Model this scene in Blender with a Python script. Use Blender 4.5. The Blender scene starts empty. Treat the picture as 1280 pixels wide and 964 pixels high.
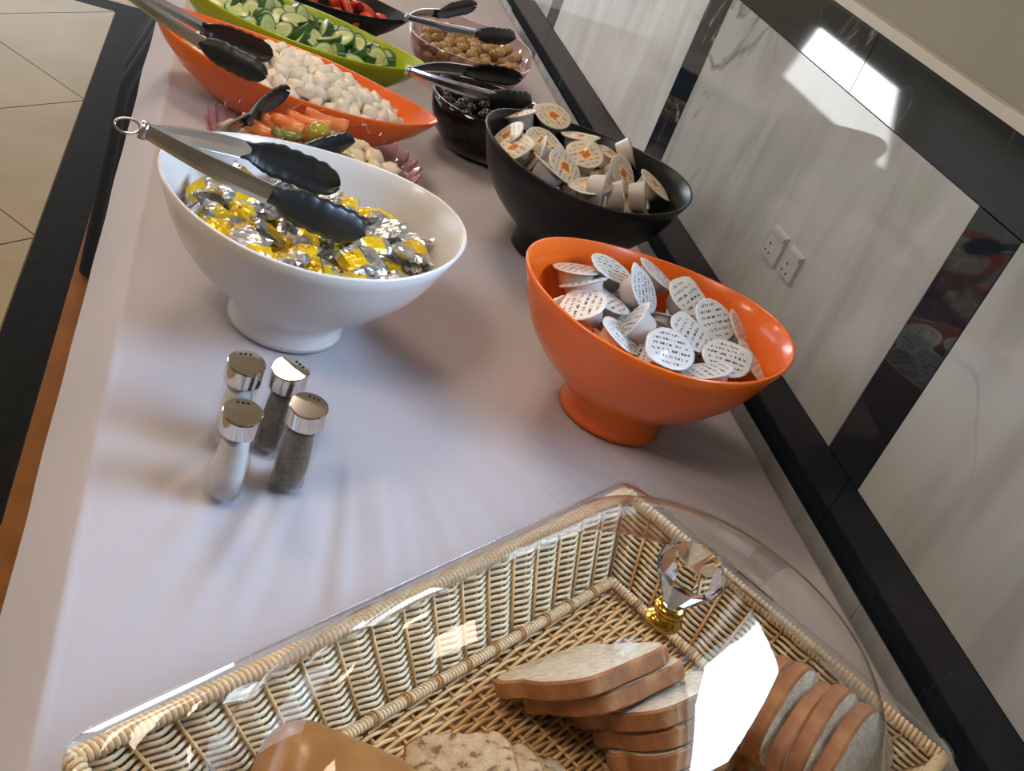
import bpy, bmesh, math, random
from mathutils import Vector, Matrix, noise
random.seed(7)
R = math.radians
sc = bpy.context.scene
C = sc.collection

# ------------------------------------------------------------------ camera
CAMZ = 1.414
cam_r = Vector((0.9262, -0.1800, 0.3313)); cam_f = Vector((0.3361, 0.7927, -0.5087))
cam_r = (cam_r - cam_f * cam_r.dot(cam_f) / cam_f.length_squared).normalized(); cam_f.normalize()
cam_u = cam_r.cross(cam_f)
FPX = 1345.2
cd = bpy.data.cameras.new('camera'); cam = bpy.data.objects.new('camera', cd); C.objects.link(cam)
cd.sensor_fit = 'HORIZONTAL'; cd.sensor_width = 36; cd.lens = 36 * FPX / 1280; cd.clip_start = .01
M = Matrix((cam_r, cam_u, -cam_f)).transposed().to_4x4(); M.translation = Vector((0, 0, CAMZ))
cam.matrix_world = M
sc.camera = cam

# ------------------------------------------------------------------ light and exposure
sc.view_settings.view_transform = 'Standard'; sc.view_settings.look = 'None'
sc.view_settings.gamma = 1; sc.view_settings.use_curve_mapping = False
sc.view_settings.exposure = 0.0
wd = bpy.data.worlds.new('sky'); sc.world = wd; wd.use_nodes = True
bg = wd.node_tree.nodes['Background']; bg.inputs[0].default_value = (.72, .86, 1, 1); bg.inputs[1].default_value = 1.2
def area(name, loc, target, sx, sy, power, col, spread=180):
    l = bpy.data.lights.new(name, 'AREA'); l.shape = 'RECTANGLE'; l.size = sx; l.size_y = sy
    l.energy = power; l.color = col; l.spread = R(spread)
    o = bpy.data.objects.new(name, l); C.objects.link(o); o.location = loc
    o.rotation_euler = (Vector(target) - Vector(loc)).to_track_quat('-Z', 'Y').to_euler()
    return o
# daylight through the small high window in the right wall, just above the stone dado
WY0, WY1, WZ0, WZ1 = .38, .90, 1.255, 1.60
o = area('window_daylight', (.93, (WY0 + WY1) / 2, (WZ0 + WZ1) / 2), (0, (WY0 + WY1) / 2, (WZ0 + WZ1) / 2), WY1 - WY0, WZ1 - WZ0, 29, (.53, .73, 1))
# sun through the big window at the far end of the left wall, making a patch on the floor
sl = bpy.data.lights.new('sun', 'SUN'); sl.energy = 31; sl.angle = R(.6); sl.color = (.90, .95, 1)
so = bpy.data.objects.new('sun', sl); C.objects.link(so)
so.rotation_euler = Vector((.527 * math.cos(R(25)), -.85 * math.cos(R(25)), -math.sin(R(25)))).to_track_quat('-Z', 'Y').to_euler()
# added cool area light before the solid far wall, brightening floor and dado
area('far_wall_fill', (-1.9, 11.95, 1.25), (-1.9, 0, 1.25), 3.4, 2.3, 230, (.80, .91, 1))
# added area light before the solid left wall, for bluish reflections in dark marble
area('left_wall_fill', (-4.42, 5.8, 1.35), (0, 5.8, 1.35), 4.4, 2.0, 95, (.62, .80, 1))
# warm ceiling lamps
LAMPS = [(-.1, 2.35), (-.9, .2), (-2.9, 1.2), (-.9, 4.6), (-2.9, 4.6)]
LAMP_W = 18.5
cy = sc.cycles
try:
    cy.use_denoising = True; cy.max_bounces = 10; cy.transparent_max_bounces = 24; cy.diffuse_bounces = 3
    cy.glossy_bounces = 5; cy.transmission_bounces = 10; cy.caustics_reflective = False; cy.caustics_refractive = False
    cy.sample_clamp_indirect = 4
except Exception: pass

def at(px, py, z):
    d = cam_f + cam_r * ((px - 640) / FPX) - cam_u * ((py - 482) / FPX)
    return Vector((0, 0, CAMZ)) + d * ((z - CAMZ) / d.z)
def facing(k, ang):
    s = math.sqrt(max(0, 1 - k * k)); a = R(ang)
    return cam_r * (s * math.cos(a)) + cam_u * (s * math.sin(a)) - cam_f * k

# ------------------------------------------------------------------ materials
def mat(name, col, rough=.5, metal=0, **kw):
    m = bpy.data.materials.new(name); m.use_nodes = True
    b = m.node_tree.nodes['Principled BSDF']
    b.inputs['Base Color'].default_value = (*col, 1); b.inputs['Roughness'].default_value = rough; b.inputs['Metallic'].default_value = metal
    for k, v in kw.items(): b.inputs[k].default_value = v
    m.diffuse_color = (*col, 1)
    return m
def N(m, t, **kw):
    n = m.node_tree.nodes.new(t)
    for k, v in kw.items():
        if k.startswith('i_'): n.inputs[k[2:].replace('_', ' ')].default_value = v
        else: setattr(n, k, v)
    return n
def LK(m, a, b): m.node_tree.links.new(a, b)
def B(m): return m.node_tree.nodes['Principled BSDF']
def coords(m, scale=(1, 1, 1), rot=(0, 0, 0), kind='Object'):
    tc = N(m, 'ShaderNodeTexCoord'); mp = N(m, 'ShaderNodeMapping')
    mp.inputs['Scale'].default_value = scale; mp.inputs['Rotation'].default_value = rot
    LK(m, tc.outputs[kind], mp.inputs['Vector']); return mp.outputs['Vector']
def ramp(m, src, stops, interp='LINEAR'):
    r = N(m, 'ShaderNodeValToRGB'); r.color_ramp.interpolation = interp
    e = r.color_ramp.elements
    while len(e) < len(stops): e.new(.5)
    for i, (p, c) in enumerate(stops):
        e[i].position = p; e[i].color = (*c, 1) if len(c) == 3 else c
    LK(m, src, r.inputs[0]); return r.outputs[0]
def noisemat(name, stops, scale, rough=.5, detail=4, bump=0, bscale=None, sc3=(1, 1, 1), dist=0, **kw):
    m = mat(name, stops[0][1], rough, **kw); v = coords(m, sc3)
    n = N(m, 'ShaderNodeTexNoise'); n.inputs['Scale'].default_value = scale; n.inputs['Detail'].default_value = detail; n.inputs['Distortion'].default_value = dist
    LK(m, v, n.inputs['Vector']); LK(m, ramp(m, n.outputs[0], stops), B(m).inputs['Base Color'])
    if bump:
        n2 = N(m, 'ShaderNodeTexNoise'); n2.inputs['Scale'].default_value = bscale or scale * 4; n2.inputs['Detail'].default_value = 3; LK(m, v, n2.inputs['Vector'])
        bp = N(m, 'ShaderNodeBump'); bp.inputs['Strength'].default_value = bump; bp.inputs['Distance'].default_value = .002
        LK(m, n2.outputs[0], bp.inputs['Height']); LK(m, bp.outputs[0], B(m).inputs['Normal'])
    return m
def mixc(m, fac, a, b):
    x = N(m, 'ShaderNodeMix', data_type='RGBA')
    for s, val in ((0, fac), (6, a), (7, b)):
        if hasattr(val, 'node'): LK(m, val, x.inputs[s])
        elif s == 0: x.inputs[0].default_value = val
        else: x.inputs[s].default_value = (*val, 1)
    return x.outputs[2]
def marble(name, base, vein, scale, width, rough, cloud):
    m = mat(name, base, rough); v = coords(m, (1, 1, .55), (R(28), 0, 0))
    n = N(m, 'ShaderNodeTexNoise'); n.inputs['Scale'].default_value = scale; n.inputs['Detail'].default_value = 7; n.inputs['Distortion'].default_value = 1.3; LK(m, v, n.inputs['Vector'])
    mid = .5
    f = ramp(m, n.outputs[0], [(mid - width, (0, 0, 0)), (mid, (1, 1, 1)), (mid + width, (0, 0, 0))])
    n2 = N(m, 'ShaderNodeTexNoise'); n2.inputs['Scale'].default_value = scale * .7; n2.inputs['Detail'].default_value = 3; LK(m, v, n2.inputs['Vector'])
    msk = ramp(m, n2.outputs[0], [(.47, (0, 0, 0)), (.66, (1, 1, 1))])
    mul = N(m, 'ShaderNodeMath', operation='MULTIPLY'); LK(m, f, mul.inputs[0]); LK(m, msk, mul.inputs[1])
    n3 = N(m, 'ShaderNodeTexNoise'); n3.inputs['Scale'].default_value = scale * 1.7; n3.inputs['Detail'].default_value = 6; n3.inputs['Distortion'].default_value = .8
    v3 = coords(m, (1, 2.2, .5), (R(22), 0, 0)); LK(m, v3, n3.inputs['Vector'])
    cl = ramp(m, n3.outputs[0], [(.38, cloud), (.6, base)])
    LK(m, mixc(m, mul.outputs[0], cl, vein), B(m).inputs['Base Color'])
    return m
def clear(name, tint, edge=.9, rough=.02, ior=1.45, refl=(1, 1, 1)):
    """thin clear wall: lets light straight through, reflects by Fresnel"""
    m = bpy.data.materials.new(name); m.use_nodes = True; nt = m.node_tree; nt.nodes.clear()
    out = nt.nodes.new('ShaderNodeOutputMaterial'); t = nt.nodes.new('ShaderNodeBsdfTransparent'); t.inputs[0].default_value = (*tint, 1)
    g = nt.nodes.new('ShaderNodeBsdfGlossy'); g.inputs['Roughness'].default_value = rough; g.inputs[0].default_value = (*refl, 1)
    f = nt.nodes.new('ShaderNodeFresnel'); ge = nt.nodes.new('ShaderNodeNewGeometry'); mr = nt.nodes.new('ShaderNodeMapRange')
    mr.inputs[3].default_value = ior; mr.inputs[4].default_value = 1 / ior      # inner side of a thin wall reflects like the outer
    nt.links.new(ge.outputs['Backfacing'], mr.inputs[0]); nt.links.new(mr.outputs[0], f.inputs[0])
    mx = nt.nodes.new('ShaderNodeMixShader')
    nt.links.new(f.outputs[0], mx.inputs[0]); nt.links.new(t.outputs[0], mx.inputs[1]); nt.links.new(g.outputs[0], mx.inputs[2]); nt.links.new(mx.outputs[0], out.inputs[0])
    return m

m_white = mat('white_melamine', (.80, .76, .74), .28, **{'Coat Weight': .3})
m_orange = mat('orange_melamine', (.95, .165, .012), .26, **{'Coat Weight': .3})
m_black = mat('black_melamine', (.010, .010, .011), .32, **{'Specular IOR Level': .3})
m_green = mat('green_melamine', (.42, .52, .01), .27)
m_steel = mat('brushed_steel', (.62, .63, .66), .22, 1)
m_chrome = mat('chrome', (.80, .79, .77), .10, 1)
m_gold = mat('gold', (.80, .47, .08), .15, 1)
m_nylon = mat('black_nylon', (.012, .013, .015), .38)
m_hole = mat('dark_hole', (.01, .01, .01), .9)
m_cloth = noisemat('white_cloth', [(.3, (.465, .435, .465)), (.7, (.515, .48, .515))], 3, .9, bump=.08, bscale=420)
m_navy = noisemat('navy_skirt', [(.3, (.004, .005, .009)), (.7, (.010, .012, .02))], 8, .85)
m_wood = noisemat('table_wood', [(.3, (.12, .06, .03)), (.7, (.2, .1, .05))], 4, .5, sc3=(8, .5, 1))
m_plaster = noisemat('beige_plaster', [(.3, (.27, .255, .21)), (.7, (.30, .285, .235))], 3, .8)
m_trim = mat('cream_trim', (.50, .46, .375), .5)
m_marble = marble('pale_marble', (.455, .485, .49), (.17, .18, .18), 3.0, .016, .025, (.345, .36, .36))
m_marble2 = marble('lighter_marble', (.66, .71, .73), (.36, .38, .39), 3.0, .016, .025, (.54, .57, .585))  # same veining as the pale marble in lighter colours, for one panel
m_dark = marble('black_marble', (.010, .016, .023), (.35, .37, .38), 4.5, .006, .035, (.014, .021, .030))
m_floor = noisemat('cream_floor_tile', [(.3, (.275, .20, .10)), (.7, (.36, .275, .15))], 2.5, .45, detail=6, dist=.6, **{'Specular IOR Level': .2})
m_grout = mat('grout', (.25, .19, .11), .8)
m_fdark = noisemat('dark_floor_stone', [(.35, (.006, .006, .0055)), (.7, (.012, .011, .009))], 30, .6, **{'Specular IOR Level': .04})
m_fbrown = noisemat('brown_floor_stone', [(.3, (.20, .07, .010)), (.7, (.27, .10, .016))], 9, .6, **{'Specular IOR Level': .12})
m_ceil = mat('ceiling_paint', (.52, .44, .34), .8)
m_wallw = mat('room_paint', (.55, .46, .34), .8)
m_wicker = noisemat('pale_wicker', [(.3, (.86, .64, .38)), (.55, (.92, .75, .51)), (.75, (.93, .81, .61))], 60, .45, sc3=(1, 1, 1))
m_wickerb = noisemat('tan_wicker', [(.3, (.74, .44, .18)), (.7, (.86, .58, .29))], 60, .45)
m_cane = mat('dark_cane', (.50, .27, .10), .5)
m_shadeboard = noisemat('gap_shade_and_board', [(.3, (.20, .11, .045)), (.7, (.34, .20, .09))], 60, .7)  # dark brown for the shade in the weave gaps, also on the base board
m_crumb = noisemat('bread_crumb', [(.35, (.60, .48, .34)), (.55, (.72, .61, .46)), (.75, (.78, .68, .54))], 160, .9, bump=.6, bscale=500)
m_crust = noisemat('bread_crust', [(.3, (.22, .075, .022)), (.5, (.37, .145, .05)), (.72, (.56, .29, .12))], 30, .55, bump=.4, bscale=140)
m_graincrumb = noisemat('grain_crumb', [(.36, (.20, .10, .04)), (.45, (.50, .33, .18)), (.7, (.60, .44, .27))], 120, .9, bump=.6, bscale=400)
m_bun = noisemat('bun_crust', [(.3, (.30, .12, .03)), (.6, (.42, .19, .055)), (.8, (.52, .28, .10))], 22, .28, bump=.15, bscale=60)
m_acrylic = clear('clear_acrylic', (.985, .99, .99), ior=1.42)
m_glass = clear('clear_glass', (.975, .985, .985), ior=1.5)
m_pink = clear('pink_cut_glass', (.955, .80, .835), ior=1.5, rough=.06, refl=(1, .8, .82))
m_purple = clear('plum_glass', (.42, .27, .29), ior=1.5, rough=.05)
m_rose = clear('rose_clear_glass', (.88, .76, .76), ior=1.5, rough=.05)
m_crystal = mat('crystal', (1, 1, 1), 0, 0, **{'Transmission Weight': 1.0, 'IOR': 1.33})
m_salt = mat('salt', (.86, .80, .77), .9)
m_pepper = noisemat('ground_pepper', [(.4, (.10, .075, .05)), (.6, (.20, .15, .10))], 500, .9)
m_feta = noisemat('white_cheese', [(.3, (.88, .78, .60)), (.7, (.93, .86, .72))], 60, .55, bump=.3, **{'Subsurface Weight': .15, 'Subsurface Radius': (.01, .006, .004)})
m_cskin = noisemat('cucumber_skin', [(.35, (.015, .06, .012)), (.65, (.05, .14, .03))], 60, .3)
m_gol = noisemat('green_olive', [(.3, (.34, .19, .07)), (.7, (.50, .32, .14))], 40, .22)
m_bol = noisemat('black_olive', [(.3, (.012, .007, .008)), (.7, (.035, .02, .022))], 40, .2)
m_tom = noisemat('tomato', [(.3, (.55, .04, .02)), (.7, (.72, .12, .06))], 40, .25)
m_carrot = noisemat('carrot', [(.3, (.75, .15, .03)), (.7, (.85, .28, .07))], 50, .35)
m_pale = noisemat('pickled_pale', [(.3, (.68, .52, .30)), (.7, (.78, .62, .42))], 50, .4)
m_pickol = noisemat('pickled_olive', [(.3, (.36, .26, .02)), (.7, (.46, .34, .05))], 40, .22)
m_pickgr = noisemat('pickled_green', [(.3, (.14, .14, .02)), (.7, (.24, .22, .05))], 50, .3)
m_cup = mat('cup_plastic', (.70, .60, .56), .35, **{'Subsurface Weight': .1, 'Subsurface Radius': (.005, .004, .004)})
m_cupb = mat('cup_plastic_grey', (.62, .57, .53), .35)
m_socket = mat('socket_plastic', (.42, .415, .42), .35)
m_lamp = bpy.data.materials.new('lamp_diffuser'); m_lamp.use_nodes = True
B(m_lamp).inputs['Emission Color'].default_value = (1, .8, .55, 1); B(m_lamp).inputs['Emission Strength'].default_value = 1.5

def cucumber_flesh():
    m = mat('cucumber_flesh', (.5, .6, .25), .3); tc = N(m, 'ShaderNodeTexCoord'); mp = N(m, 'ShaderNodeMapping')
    LK(m, tc.outputs['Object'], mp.inputs[0]); sep = N(m, 'ShaderNodeSeparateXYZ'); LK(m, mp.outputs[0], sep.inputs[0])
    ln = N(m, 'ShaderNodeVectorMath', operation='LENGTH'); mp.inputs['Scale'].default_value = (1 / .0262, 1 / .0176, 0); LK(m, mp.outputs[0], ln.inputs[0])
    c = ramp(m, ln.outputs['Value'], [(0, (.52, .58, .28)), (.30, (.55, .61, .29)), (.42, (.46, .55, .22)), (.55, (.47, .56, .23)), (.66, (.55, .63, .31)), (.84, (.50, .61, .27)), (.95, (.10, .22, .04))])
    LK(m, c, B(m).inputs['Base Color']); return m
m_cflesh = cucumber_flesh()

def lid_material(name, paper, emblem, ink, metal):
    """printed foil lid: rows of small print and, if wanted, an orange emblem on a cream square"""
    m = mat(name, paper, .38, metal)
    tc = N(m, 'ShaderNodeTexCoord'); obj_out = tc.outputs['Object']
    sp = N(m, 'ShaderNodeMapping'); sp.inputs['Scale'].default_value = (420, 120, 1); LK(m, obj_out, sp.inputs[0])
    n = N(m, 'ShaderNodeTexNoise'); n.inputs['Scale'].default_value = 1; n.inputs['Detail'].default_value = 2; LK(m, sp.outputs[0], n.inputs['Vector'])
    spk = ramp(m, n.outputs[0], [(.49, (0, 0, 0)), (.53, (1, 1, 1))])
    w = N(m, 'ShaderNodeTexWave', wave_type='BANDS', bands_direction='Y'); w.inputs['Scale'].default_value = 46; w.inputs['Distortion'].default_value = 1.2; w.inputs['Detail Scale'].default_value = .6; LK(m, obj_out, w.inputs['Vector'])
    rows = ramp(m, w.outputs[0], [(.60, (0, 0, 0)), (.68, (1, 1, 1))])
    tx = N(m, 'ShaderNodeMath', operation='MULTIPLY'); LK(m, spk, tx.inputs[0]); LK(m, rows, tx.inputs[1])
    ln = N(m, 'ShaderNodeVectorMath', operation='LENGTH'); fl = N(m, 'ShaderNodeMapping'); fl.inputs['Scale'].default_value = (1, 1, 0); LK(m, obj_out, fl.inputs[0]); LK(m, fl.outputs[0], ln.inputs[0])
    inner = N(m, 'ShaderNodeMath', operation='LESS_THAN'); LK(m, ln.outputs['Value'], inner.inputs[0]); inner.inputs[1].default_value = .0195
    tx2 = N(m, 'ShaderNodeMath', operation='MULTIPLY'); LK(m, tx.outputs[0], tx2.inputs[0]); LK(m, inner.outputs[0], tx2.inputs[1])
    col = mixc(m, tx2.outputs[0], paper, ink)
    if emblem:
        sq = N(m, 'ShaderNodeSeparateXYZ'); LK(m, obj_out, sq.inputs[0])
        ax = N(m, 'ShaderNodeMath', operation='ABSOLUTE'); LK(m, sq.outputs[0], ax.inputs[0])
        ay = N(m, 'ShaderNodeMath', operation='ABSOLUTE'); LK(m, sq.outputs[1], ay.inputs[0])
        mxx = N(m, 'ShaderNodeMath', operation='MAXIMUM'); LK(m, ax.outputs[0], mxx.inputs[0]); LK(m, ay.outputs[0], mxx.inputs[1])
        s = N(m, 'ShaderNodeMath', operation='LESS_THAN'); LK(m, mxx.outputs[0], s.inputs[0]); s.inputs[1].default_value = .0098
        col = mixc(m, s.outputs[0], col, (.86, .68, .36))
        nz = N(m, 'ShaderNodeTexNoise'); nz.inputs['Scale'].default_value = 210; LK(m, obj_out, nz.inputs['Vector'])
        ad = N(m, 'ShaderNodeMath', operation='MULTIPLY_ADD'); LK(m, nz.outputs[0], ad.inputs[0]); ad.inputs[1].default_value = .011; LK(m, ln.outputs['Value'], ad.inputs[2])
        e = N(m, 'ShaderNodeMath', operation='LESS_THAN'); LK(m, ad.outputs[0], e.inputs[0]); e.inputs[1].default_value = .0122
        col = mixc(m, e.outputs[0], col, (.62, .17, .03))
    LK(m, col, B(m).inputs['Base Color'])
    return m
m_lidprint = lid_material('white_foil_lid', (.80, .81, .83), False, (.10, .10, .11), .25)
m_lidorange = lid_material('emblem_foil_lid', (.70, .64, .55), True, (.30, .14, .07), .15)

def foil_material():
    m = mat('yellow_silver_foil', (.75, .75, .76), .28, .9)
    tc = N(m, 'ShaderNodeTexCoord'); sp = N(m, 'ShaderNodeSeparateXYZ'); LK(m, tc.outputs['Object'], sp.inputs[0])
    a = N(m, 'ShaderNodeMath', operation='ABSOLUTE'); LK(m, sp.outputs[0], a.inputs[0])
    nz = N(m, 'ShaderNodeTexNoise'); nz.inputs['Scale'].default_value = 130; LK(m, tc.outputs['Object'], nz.inputs['Vector'])
    ad = N(m, 'ShaderNodeMath', operation='MULTIPLY_ADD'); LK(m, nz.outputs[0], ad.inputs[0]); ad.inputs[1].default_value = .006; LK(m, a.outputs[0], ad.inputs[2])
    band = N(m, 'ShaderNodeMath', operation='LESS_THAN'); LK(m, ad.outputs[0], band.inputs[0]); band.inputs[1].default_value = .0145
    up = N(m, 'ShaderNodeMath', operation='GREATER_THAN'); LK(m, sp.outputs[2], up.inputs[0]); up.inputs[1].default_value = .0012
    yb = N(m, 'ShaderNodeMath', operation='MULTIPLY'); LK(m, band.outputs[0], yb.inputs[0]); LK(m, up.outputs[0], yb.inputs[1])
    oi = N(m, 'ShaderNodeObjectInfo'); rg = N(m, 'ShaderNodeMath', operation='GREATER_THAN'); LK(m, oi.outputs['Random'], rg.inputs[0]); rg.inputs[1].default_value = .24
    yb2 = N(m, 'ShaderNodeMath', operation='MULTIPLY'); LK(m, yb.outputs[0], yb2.inputs[0]); LK(m, rg.outputs[0], yb2.inputs[1]); yb = yb2
    n2 = N(m, 'ShaderNodeTexNoise'); n2.inputs['Scale'].default_value = 260; LK(m, tc.outputs['Object'], n2.inputs['Vector'])
    ink = ramp(m, n2.outputs[0], [(.60, (0, 0, 0)), (.63, (1, 1, 1))])
    fl = N(m, 'ShaderNodeMapping'); fl.inputs['Scale'].default_value = (1, 1.6, 0); LK(m, tc.outputs['Object'], fl.inputs[0])
    ln = N(m, 'ShaderNodeVectorMath', operation='LENGTH'); LK(m, fl.outputs[0], ln.inputs[0])
    inn = N(m, 'ShaderNodeMath', operation='LESS_THAN'); LK(m, ln.outputs['Value'], inn.inputs[0]); inn.inputs[1].default_value = .009
    im = N(m, 'ShaderNodeMath', operation='MULTIPLY'); LK(m, ink, im.inputs[0]); LK(m, inn.outputs[0], im.inputs[1])
    yel = mixc(m, im.outputs[0], (.86, .55, .01), (.35, .06, .01))
    LK(m, mixc(m, yb.outputs[0], (.74, .74, .75), yel), B(m).inputs['Base Color'])
    iv = N(m, 'ShaderNodeMath', operation='MULTIPLY_ADD'); LK(m, yb.outputs[0], iv.inputs[0]); iv.inputs[1].default_value = -.7; iv.inputs[2].default_value = .95
    LK(m, iv.outputs[0], B(m).inputs['Metallic'])
    return m
m_foil = foil_material()

# ------------------------------------------------------------------ mesh helpers
class MB:
    def __init__(s): s.v = []; s.f = []; s.m = []
    def add(s, vs, fs, mi=0):
        o = len(s.v); s.v += [tuple(v) for v in vs]; s.f += [tuple(i + o for i in f) for f in fs]; s.m += [mi] * len(fs)
    def box(s, c, d, mi=0, rot=None):
        c = Vector(c); hx, hy, hz = d[0] / 2, d[1] / 2, d[2] / 2
        vs = [Vector((x, y, z)) for x in (-hx, hx) for y in (-hy, hy) for z in (-hz, hz)]
        if rot: vs = [rot @ v for v in vs]
        s.add([v + c for v in vs], [(0, 1, 3, 2), (4, 6, 7, 5), (0, 4, 5, 1), (2, 3, 7, 6), (0, 2, 6, 4), (1, 5, 7, 3)], mi)
    def b2(s, lo, hi, mi=0): s.box([(a + b) / 2 for a, b in zip(lo, hi)], [b - a for a, b in zip(lo, hi)], mi)
    def tube(s, pts, r, n=6, mi=0, caps=True, closed=False):
        pts = [Vector(p) for p in pts]; k = len(pts); vs = []; up = None
        for i, p in enumerate(pts):
            if closed: t = pts[(i + 1) % k] - pts[i - 1]
            else: t = pts[min(i + 1, k - 1)] - pts[max(i - 1, 0)]
            t.normalize()
            if up is None: up = t.orthogonal().normalized()
            up = (up - t * up.dot(t)).normalized(); w = t.cross(up)
            rr = r[i] if isinstance(r, (list, tuple)) else r
            vs += [p + (up * math.cos(2 * math.pi * j / n) + w * math.sin(2 * math.pi * j / n)) * rr for j in range(n)]
        fs = []
        for i in range(k if closed else k - 1):
            a, b = i * n, ((i + 1) % k) * n
            fs += [(a + j, a + (j + 1) % n, b + (j + 1) % n, b + j) for j in range(n)]
        if caps and not closed: fs += [tuple(range(n))[::-1], tuple(range((k - 1) * n, k * n))]
        s.add(vs, fs, mi)
    def rings(s, rings, mi=0, cap0=False, cap1=False):
        n = len(rings[0]); vs = [p for r in rings for p in r]; fs = []
        for i in range(len(rings) - 1):
            fs += [(i * n + j, i * n + (j + 1) % n, (i + 1) * n + (j + 1) % n, (i + 1) * n + j) for j in range(n)]
        if cap0: fs.append(tuple(range(n))[::-1])
        if cap1: fs.append(tuple(range((len(rings) - 1) * n, len(rings) * n)))
        s.add(vs, fs, mi)
    def lathe(s, prof, n=32, mi=0, cap0=False, cap1=False, sx=1, sy=1):
        s.rings([[(r * sx * math.cos(2 * math.pi * j / n), r * sy * math.sin(2 * math.pi * j / n), z) for j in range(n)] for r, z in prof], mi, cap0, cap1)
    def grid(s, nx, ny, fn, mi=0):
        vs = [fn(i, j) for j in range(ny + 1) for i in range(nx + 1)]; w = nx + 1
        s.add(vs, [(j * w + i, j * w + i + 1, (j + 1) * w + i + 1, (j + 1) * w + i) for j in range(ny) for i in range(nx)], mi)
    def mesh(s, name, mats, smooth=True, fix=True):
        me = bpy.data.meshes.new(name); me.from_pydata(s.v, [], s.f)
        for m in (mats if isinstance(mats, (list, tuple)) else [mats]): me.materials.append(m)
        me.polygons.foreach_set('material_index', s.m)
        if fix:
            bm = bmesh.new(); bm.from_mesh(me); bmesh.ops.recalc_face_normals(bm, faces=bm.faces); bm.to_mesh(me); bm.free()
        me.polygons.foreach_set('use_smooth', [smooth] * len(me.polygons)); me.update()
        return me
    def build(s, name, mats, parent=None, smooth=True, fix=True): return ob(name, s.mesh(name, mats, smooth, fix), parent)
def ob(name, me, parent=None, loc=None):
    o = bpy.data.objects.new(name, me); C.objects.link(o)
    if parent: o.parent = parent
    if loc is not None: o.location = loc
    return o
def tag(o, label=None, cat=None, group=None, kind=None):
    for k, v in (('label', label), ('category', cat), ('group', group), ('kind', kind)):
        if v: o[k] = v
    return o
def empty(name, loc, label, cat, group=None, rz=0):
    o = bpy.data.objects.new(name, None); C.objects.link(o); o.location = loc; o.rotation_euler = (0, 0, rz); o.empty_display_size = .02
    return tag(o, label, cat, group)
def split(o, ang=35):
    me = o.data; bm = bmesh.new(); bm.from_mesh(me)
    bmesh.ops.split_edges(bm, edges=[e for e in bm.edges if len(e.link_faces) == 2 and e.calc_face_angle(0) > R(ang)])
    bm.to_mesh(me); bm.free(); return o
def sharp(me, ang=35):
    bm = bmesh.new(); bm.from_mesh(me)
    for e in bm.edges: e.smooth = not (len(e.link_faces) == 2 and e.calc_face_angle(0) > R(ang))
    bm.to_mesh(me); bm.free(); return me
def frame(n, up=Vector((0, 0, 1)), spin=0):
    """rotation whose local z is n"""
    n = n.normalized(); x = up.cross(n)
    if x.length < 1e-3: x = Vector((1, 0, 0)).cross(n)
    x.normalize(); y = n.cross(x)
    m = Matrix((x, y, n)).transposed().to_4x4()
    return m @ Matrix.Rotation(spin, 4, 'Z')

# ------------------------------------------------------------------ the room
T = .75                                  # table top
XW = .80                                 # face of the stone dado
RX0, RX1, RY0, RY1, RH = -4.5, .815, -3.2, 12.0, 2.8
fl = MB(); fl.b2((RX0 - .2, RY0 - .2, -.2), (RX1 + .4, RY1 + .2, -.004))
floor = tag(fl.build('floor', m_grout, smooth=False), 'cream stone floor with dark and brown border', kind='structure')
def plate(name, lo, hi, m, parent, bev=0):
    p = MB(); p.b2(lo, hi); return p.build(name, m, parent, smooth=False)
plate('border_strip', (-.255, RY0, -.02), (-.151, 4.338, 0), m_fdark, floor)
plate('border_strip', (RX0, 4.236, -.02), (-.257, 4.338, 0), m_fdark, floor)
plate('brown_strip', (-.149, RY0, -.02), (.30, 4.338, 0), m_fbrown, floor)
plate('border_strip', (.302, RY0, -.02), (.80, RY1, 0), m_fdark, floor)
plate('far_paving', (RX0, 4.342, -.02), (.298, RY1, 0), m_floor, floor)
def clip(poly, ax, lim):
    out = []
    for i in range(len(poly)):
        a, b = poly[i - 1], poly[i]
        if (a[ax] <= lim) != (b[ax] <= lim):
            t = (lim - a[ax]) / (b[ax] - a[ax]); out.append((a[0] + (b[0] - a[0]) * t, a[1] + (b[1] - a[1]) * t))
        if b[ax] <= lim: out.append(b)
    return out
P = .885
for i in range(-5, 12):
    for j in range(-9, 8):
        d0, s0 = 2.72 + (i - 4) * P, 2.22 + j * P; g = .003     # y-x = d, x+y = s
        quad = [((s - d) / 2, (s + d) / 2) for d, s in ((d0 + g, s0 + g), (d0 + P - g, s0 + g), (d0 + P - g, s0 + P - g), (d0 + g, s0 + P - g))]
        quad = clip(quad, 0, -.258); quad = clip(quad, 1, 4.233)
        quad = [(-x, -y) for x, y in quad]; quad = clip(quad, 0, -RX0) if quad else quad; quad = clip(quad, 1, 1.0) if quad else quad
        quad = [(-x, -y) for x, y in quad]
        if len(quad) < 3: continue
        k = len(quad); p = MB()
        p.add([(x, y, 0) for x, y in quad] + [(x, y, -.02) for x, y in quad], [tuple(range(k))] + [(a, (a + 1) % k, k + (a + 1) % k, k + a) for a in range(k)])
        p.build('floor_tile', m_floor, floor, smooth=False)

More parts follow.
